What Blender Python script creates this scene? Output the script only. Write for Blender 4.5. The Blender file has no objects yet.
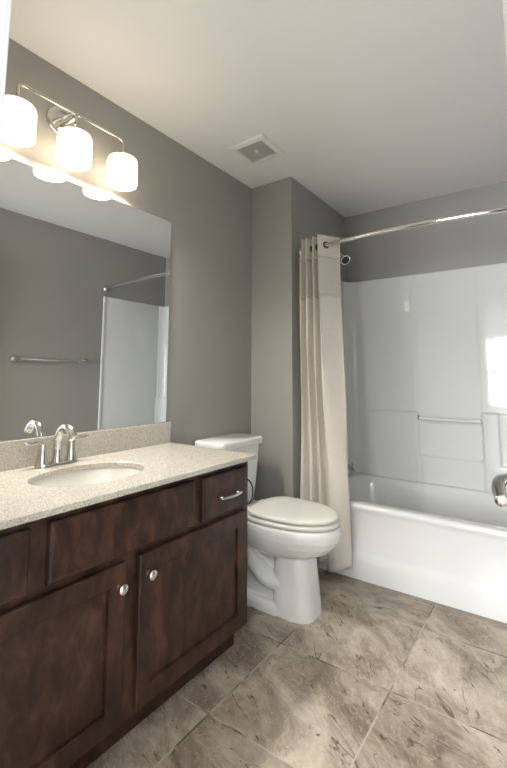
import bpy, bmesh, math, random
from mathutils import Vector, Matrix
random.seed(7)
C = bpy.context.scene.collection
scene = bpy.context.scene
PI = math.pi

# ------------------------------------------------------------------ camera
CX, CZ = 1.6344, 1.1455
YAW, PITCH, ROLL, F, PX, PY = 0.6219, 0.1113, 0.0044, 419.55, 251.07, 328.02
f = Vector((-math.sin(YAW)*math.cos(PITCH), math.cos(YAW)*math.cos(PITCH), math.sin(PITCH)))
r = Vector((math.cos(YAW), math.sin(YAW), 0)); u = r.cross(f)
r2 = r*math.cos(ROLL)+u*math.sin(ROLL); u2 = u*math.cos(ROLL)-r*math.sin(ROLL)
cam_d = bpy.data.cameras.new('camera'); cam = bpy.data.objects.new('camera', cam_d); C.objects.link(cam)
M = Matrix((r2, u2, -f)).transposed().to_4x4(); M.translation = (CX, 0, CZ)
cam.matrix_world = M
cam_d.sensor_fit = 'VERTICAL'; cam_d.sensor_height = 24; cam_d.lens = 24*F/768
cam_d.shift_x = -(PX-253.5)/768; cam_d.shift_y = (PY-384)/768
cam_d.clip_start = 0.01
scene.camera = cam
# ------------------------------------------------------------------ light
scene.view_settings.view_transform = 'Standard'; scene.view_settings.look = 'None'
scene.view_settings.exposure = 0.06; scene.view_settings.gamma = 1; scene.view_settings.use_curve_mapping = False
w = bpy.data.worlds.new('world'); scene.world = w; w.use_nodes = True
w.node_tree.nodes['Background'].inputs[0].default_value = (0.75, 0.85, 1, 1)
w.node_tree.nodes['Background'].inputs[1].default_value = 1.5
SHADE_EMIT = 4.6; BULB_W = 8.0
def area(name, loc, rot, sx, sy, power, col):
    l = bpy.data.lights.new(name, 'AREA'); l.shape = 'RECTANGLE'; l.size = sx; l.size_y = sy
    l.energy = power; l.color = col
    o = bpy.data.objects.new(name, l); C.objects.link(o); o.location = loc; o.rotation_euler = rot
    return o
# daylight entering by the window of the room behind the doorway
area('window_daylight', (0.75, -2.62, 1.22), (PI/2, 0, 0), 1.8, 1.2, 270, (0.95, 0.98, 1))
# added fill light under the ceiling of the unseen room behind the doorway
area('hall_fill', (1.3, -0.9, 2.40), (0, 0, 0), 1.6, 1.0, 70, (1, 0.97, 0.93))

# ------------------------------------------------------------------ materials
def mat(name, col, rough=0.5, metal=0, **kw):
    m = bpy.data.materials.new(name); m.use_nodes = True
    b = m.node_tree.nodes['Principled BSDF']
    b.inputs['Base Color'].default_value = (*col, 1); b.inputs['Roughness'].default_value = rough
    b.inputs['Metallic'].default_value = metal
    for k, v in kw.items(): b.inputs[k.replace('_', ' ')].default_value = v
    return m
class N:
    def __init__(s, m): s.t = m.node_tree; s.b = s.t.nodes['Principled BSDF']
    def n(s, typ, **kw):
        x = s.t.nodes.new(typ)
        for k, v in kw.items():
            if k == 'inp':
                for a, b_ in v.items():
                    if hasattr(b_, 'is_output'): s.t.links.new(b_, x.inputs[a])
                    else: x.inputs[a].default_value = b_
            else: setattr(x, k, v)
        return x
    def math(s, op, a, b=0.0, c=0.0, clamp=False):
        x = s.n('ShaderNodeMath', operation=op, use_clamp=clamp, inp={0: a, 1: b})
        if op in ('MULTIPLY_ADD', 'WRAP', 'SMOOTH_MIN', 'COMPARE'): x.inputs[2].default_value = c
        return x.outputs[0]
    def noise(s, vec, scale, detail=3, rough=.5, dist=0):
        return s.n('ShaderNodeTexNoise', inp={'Vector': vec, 'Scale': scale, 'Detail': detail, 'Roughness': rough, 'Distortion': dist}).outputs['Fac']
    def ramp(s, fac, pts):
        x = s.n('ShaderNodeValToRGB', inp={0: fac}); e = x.color_ramp.elements
        while len(e) < len(pts): e.new(0.5)
        for i, (p, c) in enumerate(pts): e[i].position = p; e[i].color = (*c, 1) if len(c) == 3 else c
        return x.outputs[0]
    def mix(s, fac, a, b):
        x = s.n('ShaderNodeMix', data_type='RGBA')
        for i, v in ((0, fac), (6, a), (7, b)):
            if hasattr(v, 'is_output'): s.t.links.new(v, x.inputs[i])
            else: x.inputs[i].default_value = v if i == 0 else ((*v, 1) if len(v) == 3 else v)
        return x.outputs[2]
    def obj(s): return s.n('ShaderNodeTexCoord').outputs['Object']
    def scale(s, v, sc, loc=(0, 0, 0)):
        return s.n('ShaderNodeMapping', inp={'Vector': v, 'Scale': sc, 'Location': loc}).outputs[0]
    def bump(s, h, strength, dist=0.002):
        x = s.n('ShaderNodeBump', inp={'Height': h, 'Strength': strength, 'Distance': dist})
        s.t.links.new(x.outputs[0], s.b.inputs['Normal'])
    def base(s, o): s.t.links.new(o, s.b.inputs['Base Color'])
    def to(s, o, k): s.t.links.new(o, s.b.inputs[k])

def paint(name, col, rough=.55, bs=.25, sc=260):
    m = mat(name, col, rough); n = N(m); v = n.obj()
    n.bump(n.noise(v, sc, 2), bs, .0015)
    k = n.noise(v, 1.2, 2)
    n.base(n.mix(k, tuple(c*.96 for c in col), tuple(min(1, c*1.04) for c in col)))
    return m
M_wall = paint('grey_wall_paint', (.315, .306, .286), .5)
M_ceil = paint('white_ceiling_paint', (.78, .775, .76), .8, .35, 140)
M_trim = mat('white_trim_paint', (.50, .51, .53), .6)
M_hall = paint('hall_wall_paint', (.74, .74, .73), .6)
M_carpet = mat('hall_carpet', (.50, .48, .45), .95)
M_mirror = mat('mirror_glass', (.90, .92, .91), .0, 1)
M_chrome = mat('chrome', (.80, .80, .80), .09, 1)
M_nickel = mat('brushed_nickel', (.66, .64, .61), .15, 1)
M_dark = mat('dark_bronze', (.03, .027, .025), .35, .6)
M_black = mat('black_void', (.01, .01, .01), .7)
M_porc = mat('white_porcelain', (.75, .765, .755), .09, 0, Coat_Weight=.4)
M_seat = mat('toilet_seat_plastic', (.74, .74, .69), .16)
M_acr = mat('white_acrylic', (.70, .71, .70), .06)
M_basin = mat('sink_porcelain', (.72, .70, .66), .12)
M_plastic = mat('white_plastic', (.74, .73, .70), .4)

def wood():
    m = mat('espresso_wood', (.05, .025, .018), .36, 0, Specular_IOR_Level=.35); n = N(m); v = n.obj()
    g = n.noise(n.scale(v, (6, 6, 3.0)), 3.2, 6, .60, .4)
    g2 = n.noise(n.scale(v, (90, 90, 9)), 2.0, 3, .6)
    c = n.ramp(g, [(.32, (.014, .0068, .005)), (.50, (.040, .018, .012)), (.70, (.092, .043, .028))])
    c2 = n.mix(n.math('MULTIPLY', g2, .35), c, (.022, .011, .008))
    n.base(c2); n.bump(g2, .12, .001)
    n.to(n.math('MULTIPLY_ADD', g, .15, .28), 'Roughness')
    return m
M_wood = wood()
def quartz():
    m = mat('speckled_quartz', (.5, .46, .39), .12); n = N(m); v = n.obj()
    vo = n.n('ShaderNodeTexVoronoi', inp={'Vector': v, 'Scale': 330.0}); rnd = n.n('ShaderNodeSeparateColor', inp={0: vo.outputs['Color']})
    c = n.ramp(rnd.outputs[0], [(0, (.24, .21, .17)), (.12, (.40, .365, .31)), (.45, (.49, .465, .415)), (.8, (.54, .52, .47)), (1, (.70, .69, .65))])
    k = n.noise(v, 60, 4, .6)
    c = n.mix(n.math('MULTIPLY', k, .5), c, (.50, .46, .39))
    n.base(c)
    return m
M_quartz = quartz()
TILE, TX, TY = .467, .612, 1.657
def tile():
    m = mat('stone_tile', (.4, .35, .3), .4); n = N(m); v = n.obj()
    s = n.n('ShaderNodeSeparateXYZ', inp={0: v})
    ux = n.math('DIVIDE', n.math('SUBTRACT', s.outputs[0], TX), TILE); uy = n.math('DIVIDE', n.math('SUBTRACT', s.outputs[1], TY), TILE)
    ix = n.math('FLOOR', ux); iy = n.math('FLOOR', uy)
    fx = n.math('FRACT', ux); fy = n.math('FRACT', uy)
    def edge(q): return n.math('MINIMUM', q, n.math('SUBTRACT', 1.0, q))
    e = n.math('MINIMUM', edge(fx), edge(fy))
    grout = n.math('LESS_THAN', e, .0065)
    cell = n.n('ShaderNodeCombineXYZ', inp={0: ix, 1: iy, 2: 0.0}).outputs[0]
    wn = n.n('ShaderNodeTexWhiteNoise', noise_dimensions='2D', inp={'Vector': cell})
    off = n.n('ShaderNodeVectorMath', operation='SCALE', inp={0: wn.outputs['Color'], 'Scale': 37.0}).outputs[0]
    p = n.n('ShaderNodeVectorMath', operation='ADD', inp={0: v, 1: off}).outputs[0]
    ang = n.math('MULTIPLY', wn.outputs['Value'], 1.0)
    rot = n.n('ShaderNodeVectorRotate', rotation_type='Z_AXIS', inp={'Vector': p, 'Angle': ang}).outputs[0]
    cloud = n.noise(n.scale(rot, (1.2, 2.0, 1)), 2.4, 7, .66, .9)
    cloud2 = n.noise(n.scale(rot, (1.5, 2.6, 1)), 7.0, 6, .70, 1.2)
    c = n.ramp(cloud, [(.33, (.17, .132, .100)), (.45, (.30, .245, .190)), (.54, (.43, .365, .295)), (.68, (.58, .51, .42))])
    c = n.mix(n.math('MULTIPLY', n.ramp(cloud2, [(.50, (0, 0, 0)), (.60, (1, 1, 1))]), .30), c, (.24, .195, .15))
    # pale mineral veins
    pale = n.math('ABSOLUTE', n.math('SUBTRACT', n.noise(n.scale(rot, (1.5, 2.6, 1)), 4.5, 5, .62, 1.8), .49))
    c = n.mix(n.ramp(pale, [(.0, (.6,)*3), (.016, (0,)*3)]), c, (.56, .50, .42))
    # thin dark fissures, several side by side, with pits along them
    dn = n.noise(n.scale(rot, (.6, 3.2, 1)), 2.0, 2.6, .52, 1.6)
    dk = n.math('ABSOLUTE', n.math('SUBTRACT', n.math('FRACT', n.math('MULTIPLY', dn, 7.0)), .5))
    gate = n.ramp(n.noise(n.scale(rot, (1.8, 3.2, 1)), 2.6, 3), [(.50, (0,)*3), (.56, (1,)*3)])
    dline = n.math('MULTIPLY', n.ramp(dk, [(.015, (1,)*3), (.06, (0,)*3)]), gate)
    pit = n.ramp(n.noise(n.scale(rot, (1, 1.7, 1)), 42.0, 2), [(.58, (0,)*3), (.63, (1,)*3)])
    band = n.ramp(dk, [(.10, (1,)*3), (.22, (0,)*3)])
    gate2 = n.ramp(n.noise(n.scale(rot, (2, 3, 1)), 3.4, 2), [(.50, (0,)*3), (.56, (1,)*3)])
    pits = n.math('MULTIPLY', n.math('MULTIPLY', pit, band), gate2)
    dark = n.math('MAXIMUM', n.math('MULTIPLY', dline, .85), n.math('MULTIPLY', pits, .9))
    c = n.mix(dark, c, (.085, .062, .045))
    tone = n.math('MULTIPLY_ADD', wn.outputs['Value'], .30, .84)
    c = n.n('ShaderNodeVectorMath', operation='SCALE', inp={0: c, 'Scale': tone}).outputs[0]
    # a joint is sandy with darker stretches
    gcol = n.ramp(n.noise(v, 5.0, 3), [(.42, (.12, .09, .066)), (.52, (.46, .40, .33))])
    n.base(n.mix(grout, c, gcol))
    h = n.math('SUBTRACT', n.math('MULTIPLY', n.math('SUBTRACT', cloud2, dark), .4), n.math('MULTIPLY', grout, 1.2))
    n.bump(h, .5, .002)
    n.to(n.math('MULTIPLY_ADD', grout, .35, .36), 'Roughness')
    return m
M_tile = tile()
def cloth(name, col, embroid=True, trans=.0):
    m = mat(name, col, .85); n = N(m); v = n.obj()
    if embroid:
        e = n.noise(n.scale(v, (1, 1, .55)), 26, 2, .5, 3.0)
        k = n.ramp(n.math('ABSOLUTE', n.math('SUBTRACT', e, .5)), [(0, (1,)*3), (.03, (0,)*3)])
        n.base(n.mix(n.math('MULTIPLY', k, .15), col, (.50, .40, .31))); n.bump(k, .4, .002)
    else:
        n.bump(n.noise(v, 700, 1), .2, .001)
    n.b.inputs['Transmission Weight'].default_value = trans
    n.b.inputs['Sheen Weight'].default_value = .1
    return m
M_cur = cloth('cream_curtain', (.70, .66, .60))
M_cur2 = cloth('curtain_header', (.68, .63, .555), False)
def glow():
    m = mat('lit_opal_glass', (.9, .88, .84), .3); n = N(m)
    n.b.inputs['Emission Color'].default_value = (1, .83, .58, 1); n.b.inputs['Emission Strength'].default_value = SHADE_EMIT
    return m
M_glow = glow()

# ------------------------------------------------------------------ helpers
WL = {}
def obj(name, bm, m, parent=None, smooth=False, loc=None):
    me = bpy.data.meshes.new(name)
    bmesh.ops.recalc_face_normals(bm, faces=bm.faces)
    base = Vector(WL[parent.name]) if parent else Vector(loc or (0, 0, 0))
    for v in bm.verts: v.co -= base
    bm.to_mesh(me); bm.free()
    if smooth:
        for p in me.polygons: p.use_smooth = True
        if smooth != 'all': me.set_sharp_from_angle(angle=math.radians(smooth if smooth is not True else 40))
    me.materials.append(m)
    o = bpy.data.objects.new(name, me); C.objects.link(o)
    if parent: o.parent = parent
    else: o.location = base
    WL[o.name] = tuple(base)
    return o
def thing(name, label, cat, loc, group=None):
    o = bpy.data.objects.new(name, None); C.objects.link(o); o.location = loc; o.empty_display_size = .05
    WL[o.name] = tuple(loc); return tag(o, label, cat, group)
def tag(o, label, cat, group=None):
    o['label'] = label; o['category'] = cat
    if group: o['group'] = group
    return o
def struct(name, bm, m, parent=None, smooth=False):
    o = obj(name, bm, m, parent, smooth)
    if not parent: o['kind'] = 'structure'
    return o
def B(): return bmesh.new()
def box(bm, x0, x1, y0, y1, z0, z1, bev=0, seg=2):
    t = bmesh.new()
    bmesh.ops.create_cube(t, size=1)
    for v in t.verts: v.co = Vector(((x0+x1)/2+v.co.x*(x1-x0), (y0+y1)/2+v.co.y*(y1-y0), (z0+z1)/2+v.co.z*(z1-z0)))
    if bev: bmesh.ops.bevel(t, geom=t.edges[:], offset=bev, segments=seg, affect='EDGES', profile=.5)
    merge(bm, t); return bm
def merge(bm, t):
    mp = {}
    for v in t.verts: mp[v] = bm.verts.new(v.co)
    for f_ in t.faces:
        try: bm.faces.new([mp[v] for v in f_.verts])
        except ValueError: pass
    t.free()
def loft(bm, rings, cap0=True, cap1=True, closed=True):
    R_ = [[bm.verts.new(p) for p in ring] for ring in rings]
    n = len(R_[0])
    for a, b in zip(R_, R_[1:]):
        for i in range(n if closed else n-1):
            j = (i+1) % n
            bm.faces.new((a[i], a[j], b[j], b[i]))
    if cap0: bm.faces.new(R_[0][::-1])
    if cap1: bm.faces.new(R_[-1])
    return R_
def lathe(bm, prof, c, axis='z', n=32, cap=True):
    rings = []
    for rr, h in prof:
        ring = []
        for i in range(n):
            a = 2*PI*i/n; p = (rr*math.cos(a), rr*math.sin(a))
            if axis == 'z': q = (c[0]+p[0], c[1]+p[1], c[2]+h)
            elif axis == 'x': q = (c[0]+h, c[1]+p[0], c[2]+p[1])
            else: q = (c[0]+p[0], c[1]+h, c[2]+p[1])
            ring.append(q)
        rings.append(ring)
    loft(bm, rings, cap, cap); return bm
def smooth_path(pts, k=6):
    P = [Vector(p) for p in pts]; out = []
    for i in range(len(P)-1):
        p0 = P[max(i-1, 0)]; p1 = P[i]; p2 = P[i+1]; p3 = P[min(i+2, len(P)-1)]
        for j in range(k):
            t = j/k
            out.append(.5*((2*p1)+(-p0+p2)*t+(2*p0-5*p1+4*p2-p3)*t*t+(-p0+3*p1-3*p2+p3)*t**3))
    out.append(P[-1]); return out
def tube(bm, pts, rad, n=14, k=6, flat=1.0):
    path = smooth_path(pts, k) if k > 1 else [Vector(p) for p in pts]
    m = len(path); rads = rad if isinstance(rad, (list, tuple)) else [rad, rad]
    t0 = (path[1]-path[0]).normalized(); ref = Vector((0, 0, 1)) if abs(t0.z) < .9 else Vector((1, 0, 0))
    nv = t0.cross(ref).normalized(); rings = []
    for i, p in enumerate(path):
        t = (path[min(i+1, m-1)]-path[max(i-1, 0)]).normalized()
        nv = (nv-t*nv.dot(t)).normalized(); bv = t.cross(nv)
        x = i/(m-1)*(len(rads)-1); a = int(min(x, len(rads)-2)); rr = rads[a]+(rads[a+1]-rads[a])*(x-a)
        rings.append([p+nv*rr*math.cos(2*PI*j/n)+bv*rr*flat*math.sin(2*PI*j/n) for j in range(n)])
    loft(bm, rings); return bm
def rrect(x0, x1, y0, y1, rad, z, n=8):
    out = []
    for cx, cy, a0 in ((x1-rad, y1-rad, 0), (x0+rad, y1-rad, PI/2), (x0+rad, y0+rad, PI), (x1-rad, y0+rad, 1.5*PI)):
        for i in range(n+1):
            a = a0+PI/2*i/n; out.append((cx+rad*math.cos(a), cy+rad*math.sin(a), z))
    return out
def ss(a, b, x):
    t = max(0, min(1, (x-a)/(b-a))); return t*t*(3-2*t)

H = 2.44; W = 1.822; BX = .3155; YA = 2.2813; YC = 3.165; NW = .26
# ------------------------------------------------------------------ room shell
struct('floor', box(B(), -.12, W+.12, .14, YC+.12, -.1, 0), M_tile)
struct('ceiling', box(B(), -.12, W+.12, .14, YC+.12, H, H+.1), M_ceil)
struct('wall_left', box(B(), -.12, 0, .14, YC+.12, 0, H), M_wall)
struct('wall_right', box(B(), W, W+.12, .14, YC+.12, 0, H), M_wall)
struct('wall_far', box(B(), 0, W, YC, YC+.12, 0, H), M_wall)
struct('wall_chase', box(B(), 0, BX, YA, YC, 0, H, .004), M_wall)
b = B(); DL, DR, DH = .961, 1.735, 2.05
box(b, 0, DL-.018, .14, NW, 0, H); box(b, DR+.018, W, .14, NW, 0, H); box(b, DL-.018, DR+.018, .14, NW, DH+.018, H)
struct('wall_near', b, M_wall)
b = B()   # jamb lining and casing round the doorway
box(b, DL-.018, DL, .135, NW+.005, 0, DH); box(b, DR, DR+.018, .135, NW+.005, 0, DH); box(b, DL-.018, DR+.018, .135, NW+.005, DH, DH+.018)
box(b, DL-.075, DL-.002, NW, NW+.015, 0, DH+.07, .003); box(b, DL-.075, DR+.03, NW, NW+.015, DH+.002, DH+.075, .003)
box(b, DR+.002, W-.002, NW, NW+.015, 0, DH+.07, .003)
box(b, DL-.075, DL-.002, .125, .14, 0, DH+.07, .003); box(b, DR+.002, DR+.075, .125, .14, 0, DH+.07, .003)
struct('trim_1', b, M_trim)
b = B()
box(b, W-.014, W, NW+.02, 2.37, 0, .09, .003)
struct('baseboard_right', b, M_trim)
b = B(); box(b, 0, .014, 1.56, YA, 0, .09, .003)
struct('baseboard_left', b, M_trim)
b = B(); box(b, .014, BX, YA-.014, YA, 0, .09, .003)
struct('baseboard_chase', b, M_trim)
# room behind the doorway
HX0, HX1, HY0 = -.9, 2.7, -2.6
struct('floor_hall', box(B(), HX0, HX1, HY0, .14, -.1, -.002), M_carpet)
struct('ceiling_hall', box(B(), HX0, HX1, HY0, .14, H, H+.1), M_ceil)
struct('wall_hall_left', box(B(), HX0-.1, HX0, HY0, .14, 0, H), M_hall)
struct('wall_hall_right', box(B(), HX1, HX1+.1, HY0, .14, 0, H), M_hall)
b = B(); box(b, HX0, -.12, .12, .24, 0, H); box(b, W+.12, HX1, .12, .24, 0, H)
struct('wall_hall_front', b, M_hall)
WX0, WX1, WZ0, WZ1 = -.15, 1.65, .60, 1.84
b = B(); box(b, HX0, WX0, HY0-.1, HY0, 0, H); box(b, WX1, HX1, HY0-.1, HY0, 0, H)
box(b, WX0, WX1, HY0-.1, HY0, 0, WZ0); box(b, WX0, WX1, HY0-.1, HY0, WZ1, H)
struct('wall_hall_back', b, M_hall)
b = B(); y0, y1 = HY0-.01, HY0+.03
box(b, WX0-.06, WX0, y0, y1, WZ0-.06, WZ1+.06); box(b, WX1, WX1+.06, y0, y1, WZ0-.06, WZ1+.06)
box(b, WX0, WX1, y0, y1, WZ1, WZ1+.06); box(b, WX0, WX1, y0, y1, WZ0-.06, WZ0)
box(b, WX0, WX1, y0, y1, 1.19, 1.25); box(b, .72, .78, y0, y1, WZ0, WZ1)
struct('window_1', b, M_trim)

# ------------------------------------------------------------------ open door
ANG = math.radians(7.1)
M_door = mat('white_door_paint', (.80, .81, .80), .45)
door = obj('door_1', box(B(), 0, .035, 0, .75, .012, 2.035, .002), M_door, smooth=30)
b = B()
for z0, z1 in ((.2, .82), (.98, 1.9)):
    for ya, yb, za, zb in ((.13, .62, z0, z0+.02), (.13, .62, z1-.02, z1), (.13, .15, z0, z1), (.60, .62, z0, z1)):
        box(b, -.004, .001, ya, yb, za, zb, .0015, 1)
obj('panel_moulding', b, M_door, door)
b = B()
lathe(b, [(.031, 0), (.031, -.006), (.026, -.011), (.012, -.013), (.0105, -.054)], (0, .685, .950), 'x')
tube(b, [(-.050, .69, .950), (-.060, .67, .951), (-.066, .63, .946), (-.064, .565, .938)], [.010, .0115, .0115, .010], flat=.9)
obj('door_handle', b, M_nickel, door, 'all')
door.location = (1.685, NW+.02, 0); door.rotation_euler = (0, 0, ANG); door['kind'] = 'structure'

# ------------------------------------------------------------------ vanity cabinet
VY0, VY1, FX, CH = .265, 1.534, .521, .8008
van = thing('vanity_cabinet', 'dark espresso wood bathroom vanity cabinet under the speckled countertop', 'cabinet', (.26, .9, 0))
b = B()
box(b, .002, FX-.019, VY1-.018, VY1, .107, .779); box(b, .002, FX-.07, VY1-.018, VY1, 0, .107)
box(b, .002, FX-.019, VY0, VY0+.018, .107, .779); box(b, .002, FX-.07, VY0, VY0+.018, 0, .107)
box(b, .002, FX-.019, VY0+.018, VY1-.018, .107, .125); box(b, .002, .012, VY0+.018, VY1-.018, .125, .779)
obj('cabinet_body', b, M_wood, van)
b = B()
box(b, FX-.019, FX, VY0, VY1,   .107, .780, .001, 1)
obj('face_frame', b, M_wood, van)
obj('toe_board', box(B(), FX-.085, FX-.069, VY0+.001, VY1-.001, 0, .107), M_wood, van)
def slab(y0, y1, z0, z1, name):
    b = B()
    t = .0195; e = .010
    rings = [[(FX+.0005, y, z) for y, z in ((y0, z0), (y1, z0), (y1, z1), (y0, z1))],
             [(FX+t-.004, y, z) for y, z in ((y0, z0), (y1, z0), (y1, z1), (y0, z1))],
             [(FX+t-.0015, y, z) for y, z in ((y0+.003, z0+.003), (y1-.003, z0+.003), (y1-.003, z1-.003), (y0+.003, z1-.003))],
             [(FX+t, y, z) for y, z in ((y0+e, z0+e), (y1-e, z0+e), (y1-e, z1-e), (y0+e, z1-e))]]
    loft(b, rings)
    return obj(name, b, M_wood, van)
def shaker(y0, y1, z0, z1, rail=.056):
    b = B(); t = .0195
    def ring(x, i): return [(x, y, z) for y, z in ((y0+i, z0+i), (y1-i, z0+i), (y1-i, z1-i), (y0+i, z1-i))]
    loft(b, [ring(FX+.0005, 0), ring(FX+t-.003, 0), ring(FX+t, .003), ring(FX+t, rail), ring(FX+t-.003, rail+.002), ring(FX+.008, rail+.003), ring(FX+.008, rail+.02)])
    return obj('door', b, M_wood, van)
def pull(parent, yc, z):
    b = B(); x = FX+.0195
    for s in (-1, 1): lathe(b, [(.007, 0), (.005, .004), (.0045, .022)], (x, yc+s*.052, z), 'x', 16)
    tube(b, [(x+.020, yc-.066, z), (x+.024, yc-.050, z), (x+.030, yc, z), (x+.024, yc+.050, z), (x+.020, yc+.066, z)], [.003, .0062, .0075, .0062, .003], 14, 6, .8)
    obj('pull_handle', b, M_chrome, parent, 'all')
def knob(parent, y, z):
    b = B(); x = FX+.0195
    lathe(b, [(.009, 0), (.0075, .003), (.006, .012), (.009, .016), (.0155, .019), (.0165, .023), (.014, .0265), (.006, .0285), (.0005, .029)], (x, y, z), 'x', 24)
    obj('knob', b, M_chrome, parent, 50)
d = slab(.308, .580, .597, .757, 'drawer'); pull(d, .42, .667)
slab(.632, 1.180, .600, .757, 'false_drawer_front')
d = slab(1.226, 1.502, .596, .757, 'drawer'); pull(d, 1.372, .667)
d = shaker(.308, .879, .122, .577); knob(d, .855, .512)
d = shaker(.934, 1.504, .122, .577); knob(d, .968, .512)

# ------------------------------------------------------------------ countertop with oval cut-out
SX, SY, SA, SB = .287, .912, .150, .203
top = thing('countertop', 'beige speckled quartz vanity top with low backsplash and oval sink cut-out', 'countertop', (.28, .9, .77))
def ellipse(a, b_, z, n=96, cx=SX, cy=SY): return [(cx+a*math.cos(2*PI*i/n), cy+b_*math.sin(2*PI*i/n), z) for i in range(n)]
def rect_match(x0, x1, y0, y1, z, n=96):
    out = []
    for i in range(n):
        a = 2*PI*i/n; dx, dy = math.cos(a)*SA, math.sin(a)*SB
        t = min(((x1-SX)/dx if dx > 1e-9 else ((x0-SX)/dx if dx < -1e-9 else 1e9)), ((y1-SY)/dy if dy > 1e-9 else ((y0-SY)/dy if dy < -1e-9 else 1e9)))
        out.append([SX+dx*t, SY+dy*t, z])
    for cx_, cy_ in ((x0, y0), (x0, y1), (x1, y0), (x1, y1)):
        k = min(range(n), key=lambda i: (out[i][0]-cx_)**2+(out[i][1]-cy_)**2); out[k][0], out[k][1] = cx_, cy_
    return out
b = B(); x0, x1, y0, y1 = .002, .5561, NW+.003, 1.549; e = .003
loft(b, [ellipse(SA, SB, CH-.020), ellipse(SA, SB, CH-.003), ellipse(SA+.003, SB+.003, CH), rect_match(x0+e, x1-e, y0+e, y1-e, CH), rect_match(x0, x1, y0, y1, CH-e), rect_match(x0, x1, y0, y1, CH-.020), ellipse(SA, SB, CH-.020)], False, False)
bmesh.ops.remove_doubles(b, verts=b.verts, dist=1e-6)
obj('slab', b, M_quartz, top)
obj('backsplash', box(B(), .002, .021, y0, y1, CH+.0003, .903, .002), M_quartz, top)

sink = thing('sink', 'white oval undermount basin set into the speckled vanity top', 'sink', (SX, SY, CH-.18))
b = B(); n_ = 96
rings = [ellipse(SA+.018, SB+.018, CH-.0205), ellipse(SA+.018, SB+.018, CH-.032), ellipse(SA+.012, SB+.012, CH-.038), ellipse(SA*.95, SB*.95, CH-.12), ellipse(SA*.6, SB*.65, CH-.172), ellipse(.03, .03, CH-.180),
         ellipse(.02, .02, CH-.176), ellipse(SA*.5, SB*.6, CH-.164), ellipse(SA*.80, SB*.83, CH-.135), ellipse(SA*.94, SB*.95, CH-.09), ellipse(SA+.002, SB+.002, CH-.026), ellipse(SA+.005, SB+.005, CH-.0205), ellipse(SA+.018, SB+.018, CH-.0205)]
loft(b, rings, False, False); bmesh.ops.remove_doubles(b, verts=b.verts, dist=1e-6); obj('basin', b, M_basin, sink, 'all')
obj('drain', lathe(B(), [(.024, -.174), (.024, -.170), (.018, -.168), (.001, -.166)], (SX, SY, CH)), M_chrome, sink, 40)

# faucet
FYC = .912
fa = thing('faucet', 'brushed nickel two-handle faucet with arched spout behind the sink', 'faucet', (.068, FYC, CH))
b = B(); loft(b, [rrect(.068-.027+i, .068+.027-i, FYC-.082+i, FYC+.082-i, .026-i, CH+z) for i, z in ((0, .0005), (0, .006), (.003, .010), (.010, .013))])
obj('base_plate', b, M_nickel, fa, 40)
b = B(); lathe(b, [(.023, .008), (.021, .016), (.0165, .034), (.0145, .055), (.0135, .075)], (.068, FYC, CH), n=28, cap=True)
tube(b, [(.066, FYC, CH+.06), (.070, FYC, CH+.098), (.086, FYC, CH+.130), (.114, FYC, CH+.146), (.142, FYC, CH+.142), (.163, FYC, CH+.124), (.172, FYC, CH+.110)], [.0165, .015, .014, .0135, .0145, .0155, .0165], 20)
obj('spout', b, M_nickel, fa, 60)
for s in (-1, 1):
    yh = FYC+s*.058
    b = B(); lathe(b, [(.024, .008), (.022, .016), (.0175, .035), (.0145, .058), (.0135, .074), (.014, .080), (.010, .087), (.001, .090)], (.066, yh, CH), n=28)
    obj('handle_base', b, M_nickel, fa, 60)
    b = B(); tube(b, [(.066, yh, CH+.083), (.067, yh+s*.018, CH+.089), (.070, yh+s*.045, CH+.090), (.073, yh+s*.068, CH+.093)], [.0115, .010, .0125, .007], 16, 6, .6)
    obj('lever', b, M_nickel, fa, 'all')

# ------------------------------------------------------------------ mirror
mi = thing('mirror', 'large frameless wall mirror above the vanity backsplash', 'mirror', (.003, .9, .905))
obj('mirror_back', box(B(), .0008, .0035, .275, 1.5265, .906, 1.9625), M_trim, mi)
obj('mirror_pane', box(B(), .0036, .0066, .274, 1.5275, .9045, 1.9635, .0008, 1), M_mirror, mi)

# ------------------------------------------------------------------ vanity light
vl = thing('vanity_light', 'polished nickel bar light with three lit white glass shades above the mirror', 'light fixture', (0, .90, 2.2))
LX = .095; LZ = 2.214
obj('backplate', lathe(B(), [(.064, .001), (.064, .010), (.060, .013), (.050, .015), (.046, .0125), (.001, .0125)], (0, .888, 2.205), 'x', 40), M_nickel, vl, 50)
b = B(); tube(b, [(.016, .888, 2.190), (.05, .890, 2.187), (.078, .897, 2.196), (LX, .900, LZ)], .0065); tube(b, [(.016, .888, 2.222), (.05, .892, 2.224), (.080, .898, 2.220), (LX, .900, LZ)], .0055)
obj('arm', b, M_nickel, vl, 'all')
b = B(); pth = [(LX, .667, 2.150), (LX, .667, 2.185), (LX, .672, 2.205), (LX, .690, LZ), (LX, .72, LZ), (LX, .90, LZ), (LX, 1.08, LZ), (LX, 1.112, LZ), (LX, 1.130, 2.205), (LX, 1.135, 2.185), (LX, 1.135, 2.150)]
tube(b, pth, .0060, 14, 5); tube(b, [(LX, .90, LZ), (LX, .90, 2.15)], .0060, 14, 1)
obj('bar', b, M_nickel, vl, 'all')
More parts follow.
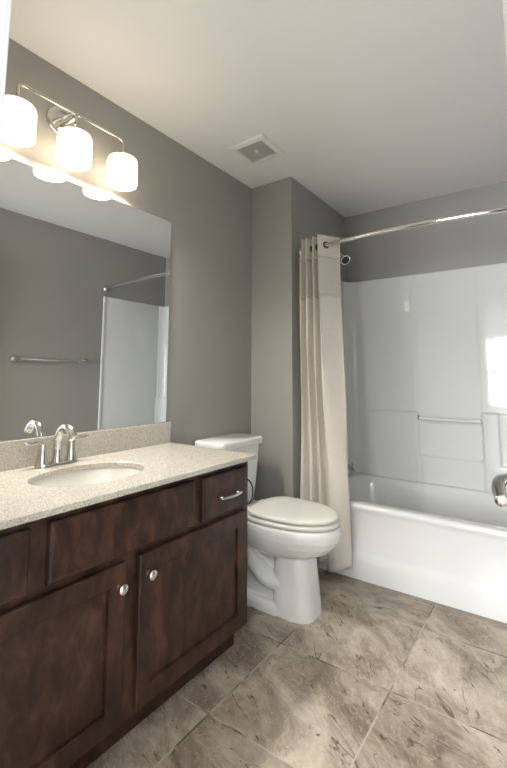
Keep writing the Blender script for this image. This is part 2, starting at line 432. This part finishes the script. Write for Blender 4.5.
for yc in (.667, .900, 1.135):
    c = obj('shade_holder', lathe(B(), [(.010, .040), (.021, .032), (.023, .020), (.023, .0135), (.001, .0125)], (LX, yc, 2.118), n=28), M_nickel, vl, 50)
    b = B(); lathe(b, [(.020, .128), (.045, .128), (.060, .123), (.066, .112), (.0675, .095), (.0675, .004), (.066, .0), (.0635, .001), (.0625, .006), (.0625, .095), (.057, .115), (.020, .121)], (LX, yc, 1.999), n=48, cap=False)
    obj('lamp_shade', b, M_glow, vl, 'all')
    l = bpy.data.lights.new('bulb_light', 'AREA'); l.shape = 'DISK'; l.size = .11; l.energy = BULB_W; l.color = (1, .95, .88)
    o = bpy.data.objects.new('bulb_light', l); C.objects.link(o); o.location = (LX, yc, 2.026)

# ------------------------------------------------------------------ ceiling vent
ve = thing('ceiling_vent', 'square white exhaust fan grille set in the ceiling', 'vent', (.320, 1.885, H))
vx, vy, vh = .320, 1.885, .118
def sq(h, z): return [(vx-h, vy-h, z), (vx+h, vy-h, z), (vx+h, vy+h, z), (vx-h, vy+h, z)]
b = B(); loft(b, [sq(vh, H-.0005), sq(vh, H-.004), sq(vh-.006, H-.010), sq(vh-.026, H-.016), sq(vh-.030, H-.014), sq(vh-.030, H-.0005), sq(vh, H-.0005)], False, False)
bmesh.ops.remove_doubles(b, verts=b.verts, dist=1e-6); obj('frame', b, M_plastic, ve)
g = B(); h0 = vh-.0305
for k in range(8):
    h = h0-.002-k*.0125
    if h < .012: break
    t = .0034
    loft(g, [sq(h, H-.0125), sq(h, H-.014), sq(h-t, H-.014), sq(h-t, H-.0125), sq(h, H-.0125)], False, False)
for k in range(-6, 7):
    p = k*.015
    a = abs(p)
    for s in (-1, 1):
        if h0-a > .01:
            for q in ((vx+p-.0013, vx+p+.0013, *sorted((vy+s*max(a, .01), vy+s*h0))), (*sorted((vx+s*max(a, .01), vx+s*h0)), vy+p-.0013, vy+p+.0013)):
                box(g, *q, H-.0135, H-.0120)
obj('grille', g, M_plastic, ve)
latheb = lathe(B(), [(.001, -.0155), (.012, -.0155), (.014, -.013), (.014, -.009)], (vx, vy, H), n=24)
obj('hub', latheb, M_plastic, ve)
obj('cavity_shade_plate', box(B(), vx-h0, vx+h0, vy-h0, vy+h0, H-.003, H-.0008), mat('vent_shadow_grey', (.05, .048, .044), .8), ve)  # thin dark plate stands in for the cavity's shade; ceiling is not cut

# ------------------------------------------------------------------ toilet
TYC = 1.915
to = thing('toilet', 'white two-piece toilet with closed lid between vanity and shower curtain', 'toilet', (.4, TYC, 0))
def egg(x0, x1, hw, z, n=64, xf=.42, pb=.6):
    xm = x0+(x1-x0)*xf; out = []
    for i in range(n):
        c_, s_ = math.cos(2*PI*i/n), math.sin(2*PI*i/n)
        if c_ > 0: x = xm+(x1-xm)*c_; y = hw*s_
        else: x = xm-(xm-x0)*abs(c_)**pb; y = hw*math.copysign(abs(s_)**.85, s_)
        out.append((x, TYC+y, z))
    return out
def dsec(x0, x1, hw0, hw1, z, n=64, pw=.5):
    # squarish section: rear half-width hw0, front half-width hw1
    out = []; xm = (x0+x1)/2; hx = (x1-x0)/2
    for i in range(n):
        c_, s_ = math.cos(2*PI*i/n), math.sin(2*PI*i/n)
        k = math.copysign(abs(c_)**pw, c_); hw = hw0+(hw1-hw0)*(k+1)/2
        out.append((xm+hx*k, TYC+hw*math.copysign(abs(s_)**pw, s_), z))
    return out
b = B()
# bowl
loft(b, [egg(.40, .60, .085, .270), egg(.32, .670, .128, .286), egg(.27, .720, .150, .308), egg(.25, .752, .167, .340), egg(.245, .772, .178, .372), egg(.245, .777, .182, .400), egg(.245, .775, .181, .418), egg(.25, .769, .176, .428)])
# front column
loft(b, [dsec(.44, .660, .110, .096, 0, pw=.66), dsec(.442, .656, .110, .095, .05, pw=.66), dsec(.448, .645, .106, .093, .14, pw=.62), dsec(.452, .630, .100, .090, .25, pw=.6), dsec(.455, .61, .096, .086, .32, pw=.6)])
# rear core, foot and tank deck
loft(b, [dsec(.10, .52, .055, .06, 0), dsec(.10, .52, .050, .055, .40)])
loft(b, [dsec(.10, .60, .105, .108, 0), dsec(.10, .60, .104, .107, .035), dsec(.11, .59, .096, .10, .052)])
loft(b, [dsec(.04, .34, .10, .12, .30, pw=.35), dsec(.03, .36, .16, .165, .345, pw=.35), dsec(.025, .38, .175, .172, .420, pw=.35)])
# trapway bulge
for s in (-1, 1):
    tube(b, [(.50, TYC+s*.050, .145), (.42, TYC+s*.060, .150), (.34, TYC+s*.062, .200), (.27, TYC+s*.062, .285), (.20, TYC+s*.060, .300), (.14, TYC+s*.060, .22), (.12, TYC+s*.060, .08)], [.052, .050, .046, .044, .045, .048, .05], 18)
bo = obj('bowl', b, M_porc, to, 'all')
md = bo.modifiers.new('fuse', 'REMESH'); md.mode = 'VOXEL'; md.voxel_size = .0042; md.use_smooth_shade = True
md = bo.modifiers.new('soft', 'SMOOTH'); md.iterations = 4; md.factor = .5
b = B()
def tk(i, z, x1=.205): return rrect(.022+i*.3, x1-i, TYC-.185+i, TYC+.185-i, .028, z)
loft(b, [tk(.030, .4215), tk(.022, .435), tk(.014, .52), tk(.006, .65), tk(.001, .745)])
obj('tank', b, M_porc, to, 60)
b = B()
def tl(i, z): return rrect(.012+i, .223-i, TYC-.197+i, TYC+.197-i, .030-i*.6, z)
loft(b, [tl(.010, .7455), tl(.001, .750), tl(0, .775), tl(.003, .784), tl(.010, .789)])
obj('tank_lid', b, M_porc, to, 60)
b = B()
loft(b, [egg(.285, .762, .172, .4315), egg(.280, .768, .177, .436), egg(.280, .770, .179, .446), egg(.284, .766, .175, .4525)])
obj('seat', b, M_seat, to, 60)
b = B()
loft(b, [egg(.322, .752, .166, .4575, xf=.42, pb=.42), egg(.318, .762, .174, .460, xf=.42, pb=.42), egg(.318, .765, .177, .470, xf=.42, pb=.42), egg(.321, .760, .174, .477, xf=.42, pb=.42), egg(.335, .745, .158, .4805, xf=.42, pb=.45), egg(.37, .70, .118, .4820, xf=.42, pb=.5)])
for s in (-1, 1): box(b, .275, .325, TYC+s*.075-.02, TYC+s*.075+.02, .4295, .462, .006)
obj('lid', b, M_seat, to, 60)

# thin dark wire loop on the vanity end
b = B()
tube(b, [(.478, 1.5345, .690), (.482, 1.556, .688), (.492, 1.585, .672), (.500, 1.600, .640), (.498, 1.600, .598), (.488, 1.592, .572), (.470, 1.580, .566)], .0032, 10)
lathe(b, [(.014, 0), (.014, .004), (.006, .006)], (.478, 1.5342, .690), 'y', 20)
ph = tag(obj('paper_holder', b, M_dark, smooth='all', loc=(.48, 1.535, .63)), 'thin dark curved wire holder sticking out of the vanity end by the toilet', 'paper holder')
obj('end_cap', lathe(B(), [(.006, 0), (.008, .004), (.008, .012), (.001, .014)], (.462, 1.580, .566), 'x', 16), M_chrome, ph, 50)

# ------------------------------------------------------------------ bathtub
YT = 2.392; RT = .4135; X0, X1 = BX+.002, W-.002
tu = thing('bathtub', 'white alcove bathtub with plain apron below the molded surround', 'bathtub', ((X0+X1)/2, 2.76, 0))
b = B()
prof = [(YT, .0005), (YT, .100), (YT+.003, .118), (YT+.013, .140), (YT+.016, .155), (YT+.014, .36), (YT+.006, .378), (YT+.001, .390), (YT+.001, .398), (YT+.005, .407), (YT+.014, RT-.001), (YT+.026, RT)]
nx = 2
xs = [X0, X1]
rings = [[(x, y, z) for x in xs] for y, z in prof]
R_ = [[b.verts.new(p) for p in q] for q in rings]
for a_, c_ in zip(R_, R_[1:]): b.faces.new((a_[0], a_[1], c_[1], c_[0]))
# deck and basin
yb = YC-.006
def outer(z): return rrect(X0, X1, YT+.026, yb, .001, z)
def ring(ix, iy0, iy1, rad, z): return rrect(X0+ix, X1-ix, YT+.026+iy0, yb-iy1, rad, z)
loft(b, [outer(RT), ring(.07, .040, .055, .14, RT), ring(.075, .045, .060, .14, RT-.002), ring(.084, .054, .068, .14, RT-.012), ring(.10, .068, .080, .15, RT-.10), ring(.125, .085, .10, .16, .14), ring(.16, .11, .125, .16, .095), ring(.26, .18, .18, .14, .082)], False, True)
bmesh.ops.remove_doubles(b, verts=b.verts, dist=1e-5)
obj('tub_shell', b, M_acr, tu, 35)
obj('caulk_line', box(B(), X0, X1, YT-.003, YT-.0003, .0005, .004), mat('grey_caulk', (.30, .28, .25), .7), tu)

# ------------------------------------------------------------------ molded surround
S = 1.883
su = thing('tub_surround', 'glossy white molded shower wall surround above the bathtub', 'shower surround', ((X0+X1)/2, YC-.01, RT))
def depth(x, z):
    g = lambda a, q, w_=.012: ss(a-w_, a+w_, q)
    cen = g(.838, x, .030)*(1-g(1.240, x, .006))
    left = 1-g(.838, x, .012); right = g(1.240, x, .008)
    fade = ss(.42, .56, x)
    d_ = .014
    d_ += left*.020*fade*(1-g(.890, z, .007))
    d_ += right*.030*(1-g(.905, z, .006))*(1-.45*g(1.335, x, .008)*g(.58, z, .010))
    # centre column, niche with rounded foot
    d_ -= cen*.004
    qx = min(x-.838, 1.240-x); lo = .592+(.03-math.sqrt(max(0, .0009-(.03-max(0, min(.03, qx)))**2)))
    d_ += cen*.024*(1-g(lo, z, .008))
    rc = .085
    for q in (x-X0-.012, X1-.012-x):
        if q < rc: d_ += rc-math.sqrt(max(0, rc*rc-(rc-max(q, 0))**2))
    d_ *= 1
    return d_
b = B(); nxg, nzg = 300, 210; V = []
for i in range(nxg+1):
    x = X0+.001+(X1-X0-.002)*i/nxg; col = []
    for j in range(nzg+1):
        z = RT+.001+(S-RT-.001)*j/nzg
        col.append(b.verts.new((x, YC-.002-depth(x, z), z)))
    V.append(col)
for i in range(nxg):
    for j in range(nzg): b.faces.new((V[i][j], V[i+1][j], V[i+1][j+1], V[i][j+1]))
bk = []
for i in range(nxg+1): bk.append(b.verts.new((V[i][nzg].co.x, YC-.002, S)))
for i in range(nxg): b.faces.new((V[i][nzg], V[i+1][nzg], bk[i+1], bk[i]))
obj('back_panel', b, M_acr, su, 'all')
for side, xa, xb in (('l', X0, X0+.012), ('r', X1-.012, X1)):
    b = B(); box(b, xa, xb, YT-.008, YC-.016, RT+.001, S, .003)
    if side == 'l': box(b, xa, xb+.006, YT-.012, YT+.014, RT+.001, S+.0, .005)
    else: box(b, xa-.006, xb, YT-.012, YT+.014, RT+.001, S+.0, .005)
    obj('side_panel', b, M_acr, su, 40)
b = B(); yb_ = YC-.044
tube(b, [(.852, YC-.010, .848), (.856, yb_+.006, .850), (.872, yb_, .850), (1.05, yb_, .850), (1.21, yb_, .850), (1.226, yb_+.006, .850), (1.236, YC-.012, .850)], .0125, 16)
obj('grab_bar', b, M_acr, su, 'all')
obj('bar_end_disc', lathe(B(), [(.008, 0), (.008, .006), (.001, .007)], (.846, YC-.040, .862), 'x', 14), M_dark, su, 50)  # small dark disc at the bar's left end

# tub spout and shower head on the left alcove wall
XW = X0+.0125
b = B(); tube(b, [(XW, 2.86, .505), (XW+.05, 2.86, .507), (XW+.105, 2.86, .505), (XW+.150, 2.86, .492)], [.019, .021, .020, .017], 20)
lathe(b, [(.006, 0), (.006, .016), (.009, .020), (.009, .026), (.001, .028)], (XW+.130, 2.86, .515), 'z', 14)
tag(obj('tub_spout', b, M_chrome, smooth=50, loc=(XW, 2.86, .505)), 'chrome tub spout peeking out beside the shower curtain', 'tub spout')
sh = thing('shower', 'small round chrome shower spray high beside the curtain rod', 'shower head', (BX, 2.78, 2.03))
obj('wall_flange', lathe(B(), [(.028, .001), (.026, .006), (.012, .010)], (BX, 2.78, 2.03), 'x', 28), M_chrome, sh, 50)
b = B(); tube(b, [(BX+.005, 2.78, 2.03), (BX+.07, 2.78, 2.035), (BX+.12, 2.775, 2.015), (BX+.145, 2.77, 1.988)], .0085)
obj('shower_arm', b, M_chrome, sh, 'all')
t = B(); lathe(t, [(.010, .030), (.014, .018), (.032, .006), (.036, .0), (.036, -.006), (.029, -.007)], (0, 0, 0), n=28)
Rm = Matrix.Translation((BX+.165, 2.755, 1.962)) @ Matrix.Rotation(math.radians(-42), 4, 'Y') @ Matrix.Rotation(math.radians(-28), 4, 'X')
for v in t.verts: v.co = Rm @ v.co
hd = obj('head', t, M_chrome, sh, 50)
t = B(); lathe(t, [(.0285, -.0075), (.0285, -.009), (.001, -.010)], (0, 0, 0), n=28)
for v in t.verts: v.co = Rm @ v.co
obj('spray_face', t, mat('grey_rubber', (.05, .05, .05), .5), hd)

# ------------------------------------------------------------------ curtain rod
RZ = 1.958
rod = thing('curtain_rod', 'bowed chrome shower curtain rod spanning the tub alcove', 'curtain rod', (.7, 2.41, RZ))
def rod_y(x):
    t = (x-BX)/(W-BX); return 2.412-.105*(4*t*(1-t))**.8
b = B(); tube(b, [(x, rod_y(x), RZ) for x in [BX+.004+(W-BX-.008)*i/24 for i in range(25)]], .0125, 18, 2)
obj('rod', b, M_chrome, rod, 'all')
for x, s in ((BX, 1), (W, -1)):
    obj('flange', lathe(B(), [(.033, s*.001), (.033, s*.006), (.026, s*.014), (.017, s*.022), (.0165, s*.034)], (x, 2.412, RZ), 'x', 30), M_nickel, rod, 50)

# ------------------------------------------------------------------ shower curtain
cu = thing('shower_curtain', 'cream pleated grommet shower curtain gathered at the rod\'s left end', 'shower curtain', (.48, 2.36, .05))
def cpath(t):
    """t 0..1 top->bottom; returns smooth accordion line"""
    ky = 1-.42*ss(.0, .8, t); kx = 1+.20*ss(0, .9, t); yc = rod_y(.42)-.028*t
    P = [(.345, .050), (.352, -.050), (.372, .055), (.398, -.055), (.420, .058), (.446, -.058), (.462, .056), (.488, -.062), (.502, -.056), (.566, .060), (.575, .070)]
    fl = ss(.35, 1, t)
    P2 = [(.341, .00), (.347, -.05), (.375, .045), (.402, -.055), (.422, .045), (.452, -.060), (.472, .035), (.500, -.058), (.560, -.050), (.590, .01), (.580, .055)]
    out = []
    for q_, ((a, c), (a2, c2)) in enumerate(zip(P, P2)):
        if q_ < 3: a += .020*(1-q_/3)*(1-ss(.045, .06, t))
        x = a+(a2-a)*fl; y = c+(c2-c)*fl
        out.append((.336+(x-.336)*kx, yc+y*ky, 0))
    return [(p.x, p.y) for p in smooth_path(out, 10)]
ZT, ZB = 2.022, .055
def curtain(name, za, zb, m, nz, off=0):
    b = B(); rows = []
    for j in range(nz+1):
        z = za+(zb-za)*j/nz; t = (ZT-z)/(ZT-ZB); row = []
        for i, (x, y) in enumerate(cpath(t)):
            wob = .004*math.sin(i*.35+z*5)*min(1, t*2)
            zz = z
            if t > .97: zz = z+.020*math.sin(i*.16)*(t-.97)/.03
            row.append(b.verts.new((x+wob, y+wob*.6-off, zz)))
        rows.append(row)
    for a_, c_ in zip(rows, rows[1:]):
        for i in range(len(a_)-1): b.faces.new((a_[i], a_[i+1], c_[i+1], c_[i]))
    o = obj(name, b, m, cu, 'all')
    s = o.modifiers.new('thick', 'SOLIDIFY'); s.thickness = .0024; s.offset = 0
    return o
curtain('header_band', ZT, 1.884, M_cur2, 8)
curtain('sheer_panel', 1.883, 1.640, cloth('curtain_sheer', (.60, .565, .50), False), 12)
curtain('fabric', 1.6395, ZB, M_cur, 60)
# hem seams
for z in (1.884, 1.640):
    t = (ZT-z)/(ZT-ZB); b = B()
    tube(b, [(x, y-.001, z) for x, y in cpath(t)], .0022, 6, 1)
    obj('hem_seam', b, M_cur2, cu, 'all')
# grommets where the cloth crosses the rod
pts = cpath((ZT-RZ)/(ZT-ZB))
for (xa, ya), (xb, yb2) in zip(pts, pts[1:]):
    fa_, fb_ = ya-rod_y(xa), yb2-rod_y(xb)
    if fa_*fb_ < 0:
        t = fa_/(fa_-fb_); x = xa+(xb-xa)*t; y = ya+(yb2-ya)*t
        d_ = Vector((xb-xa, yb2-ya, 0)).normalized(); nrm = Vector((d_.y, -d_.x, 0))
        g = B(); lathe(g, [(.0150, -.003), (.0215, -.0035), (.0225, 0), (.0215, .0035), (.0150, .003), (.0145, 0), (.0150, -.003)], (0, 0, 0), n=24, cap=False)
        bmesh.ops.remove_doubles(g, verts=g.verts, dist=1e-6)
        Q = Matrix((d_, Vector((0, 0, 1)), nrm)).transposed().to_4x4(); Q.translation = (x, y, RZ)
        for v in g.verts: v.co = Q @ v.co
        obj('grommet', g, M_dark, cu, 40)

# ------------------------------------------------------------------ towel bar (seen in the mirror)
tb = thing('towel_bar', 'chrome towel bar on the grey right wall, seen in the mirror', 'towel bar', (W, 1.885, 1.265))
b = B(); tube(b, [(W-.066, 1.60, 1.265), (W-.066, 2.18, 1.265)], .0125, 20, 1)
obj('bar', b, M_chrome, tb, 40)
for y in (1.600, 2.180):
    b = B(); box(b, W-.008, W-.0005, y-.024, y+.024, 1.241, 1.289, .003); lathe(b, [(.016, -.082), (.018, -.078), (.018, -.052), (.012, -.03), (.018, -.008)], (W, y, 1.265), 'x', 20)
    obj('post', b, M_chrome, tb, 40)

# ------------------------------------------------------------------ parts that look different from their thing
for o in bpy.data.objects:
    k = o.name.split('.')[0]
    if k == 'knob': o['label'] = 'round chrome cabinet knob'
    elif k == 'pull_handle': o['label'] = 'arched chrome drawer pull'
    elif k == 'lamp_shade': o['label'] = 'lit white glass shade'
    elif k == 'grommet': o['label'] = 'dark metal grommet'
    elif k == 'sheer_panel': o['label'] = 'sheer band between two hems'
    elif k == 'cavity_shade_plate': o['label'] = 'dark plate standing in for the shade behind the grille'
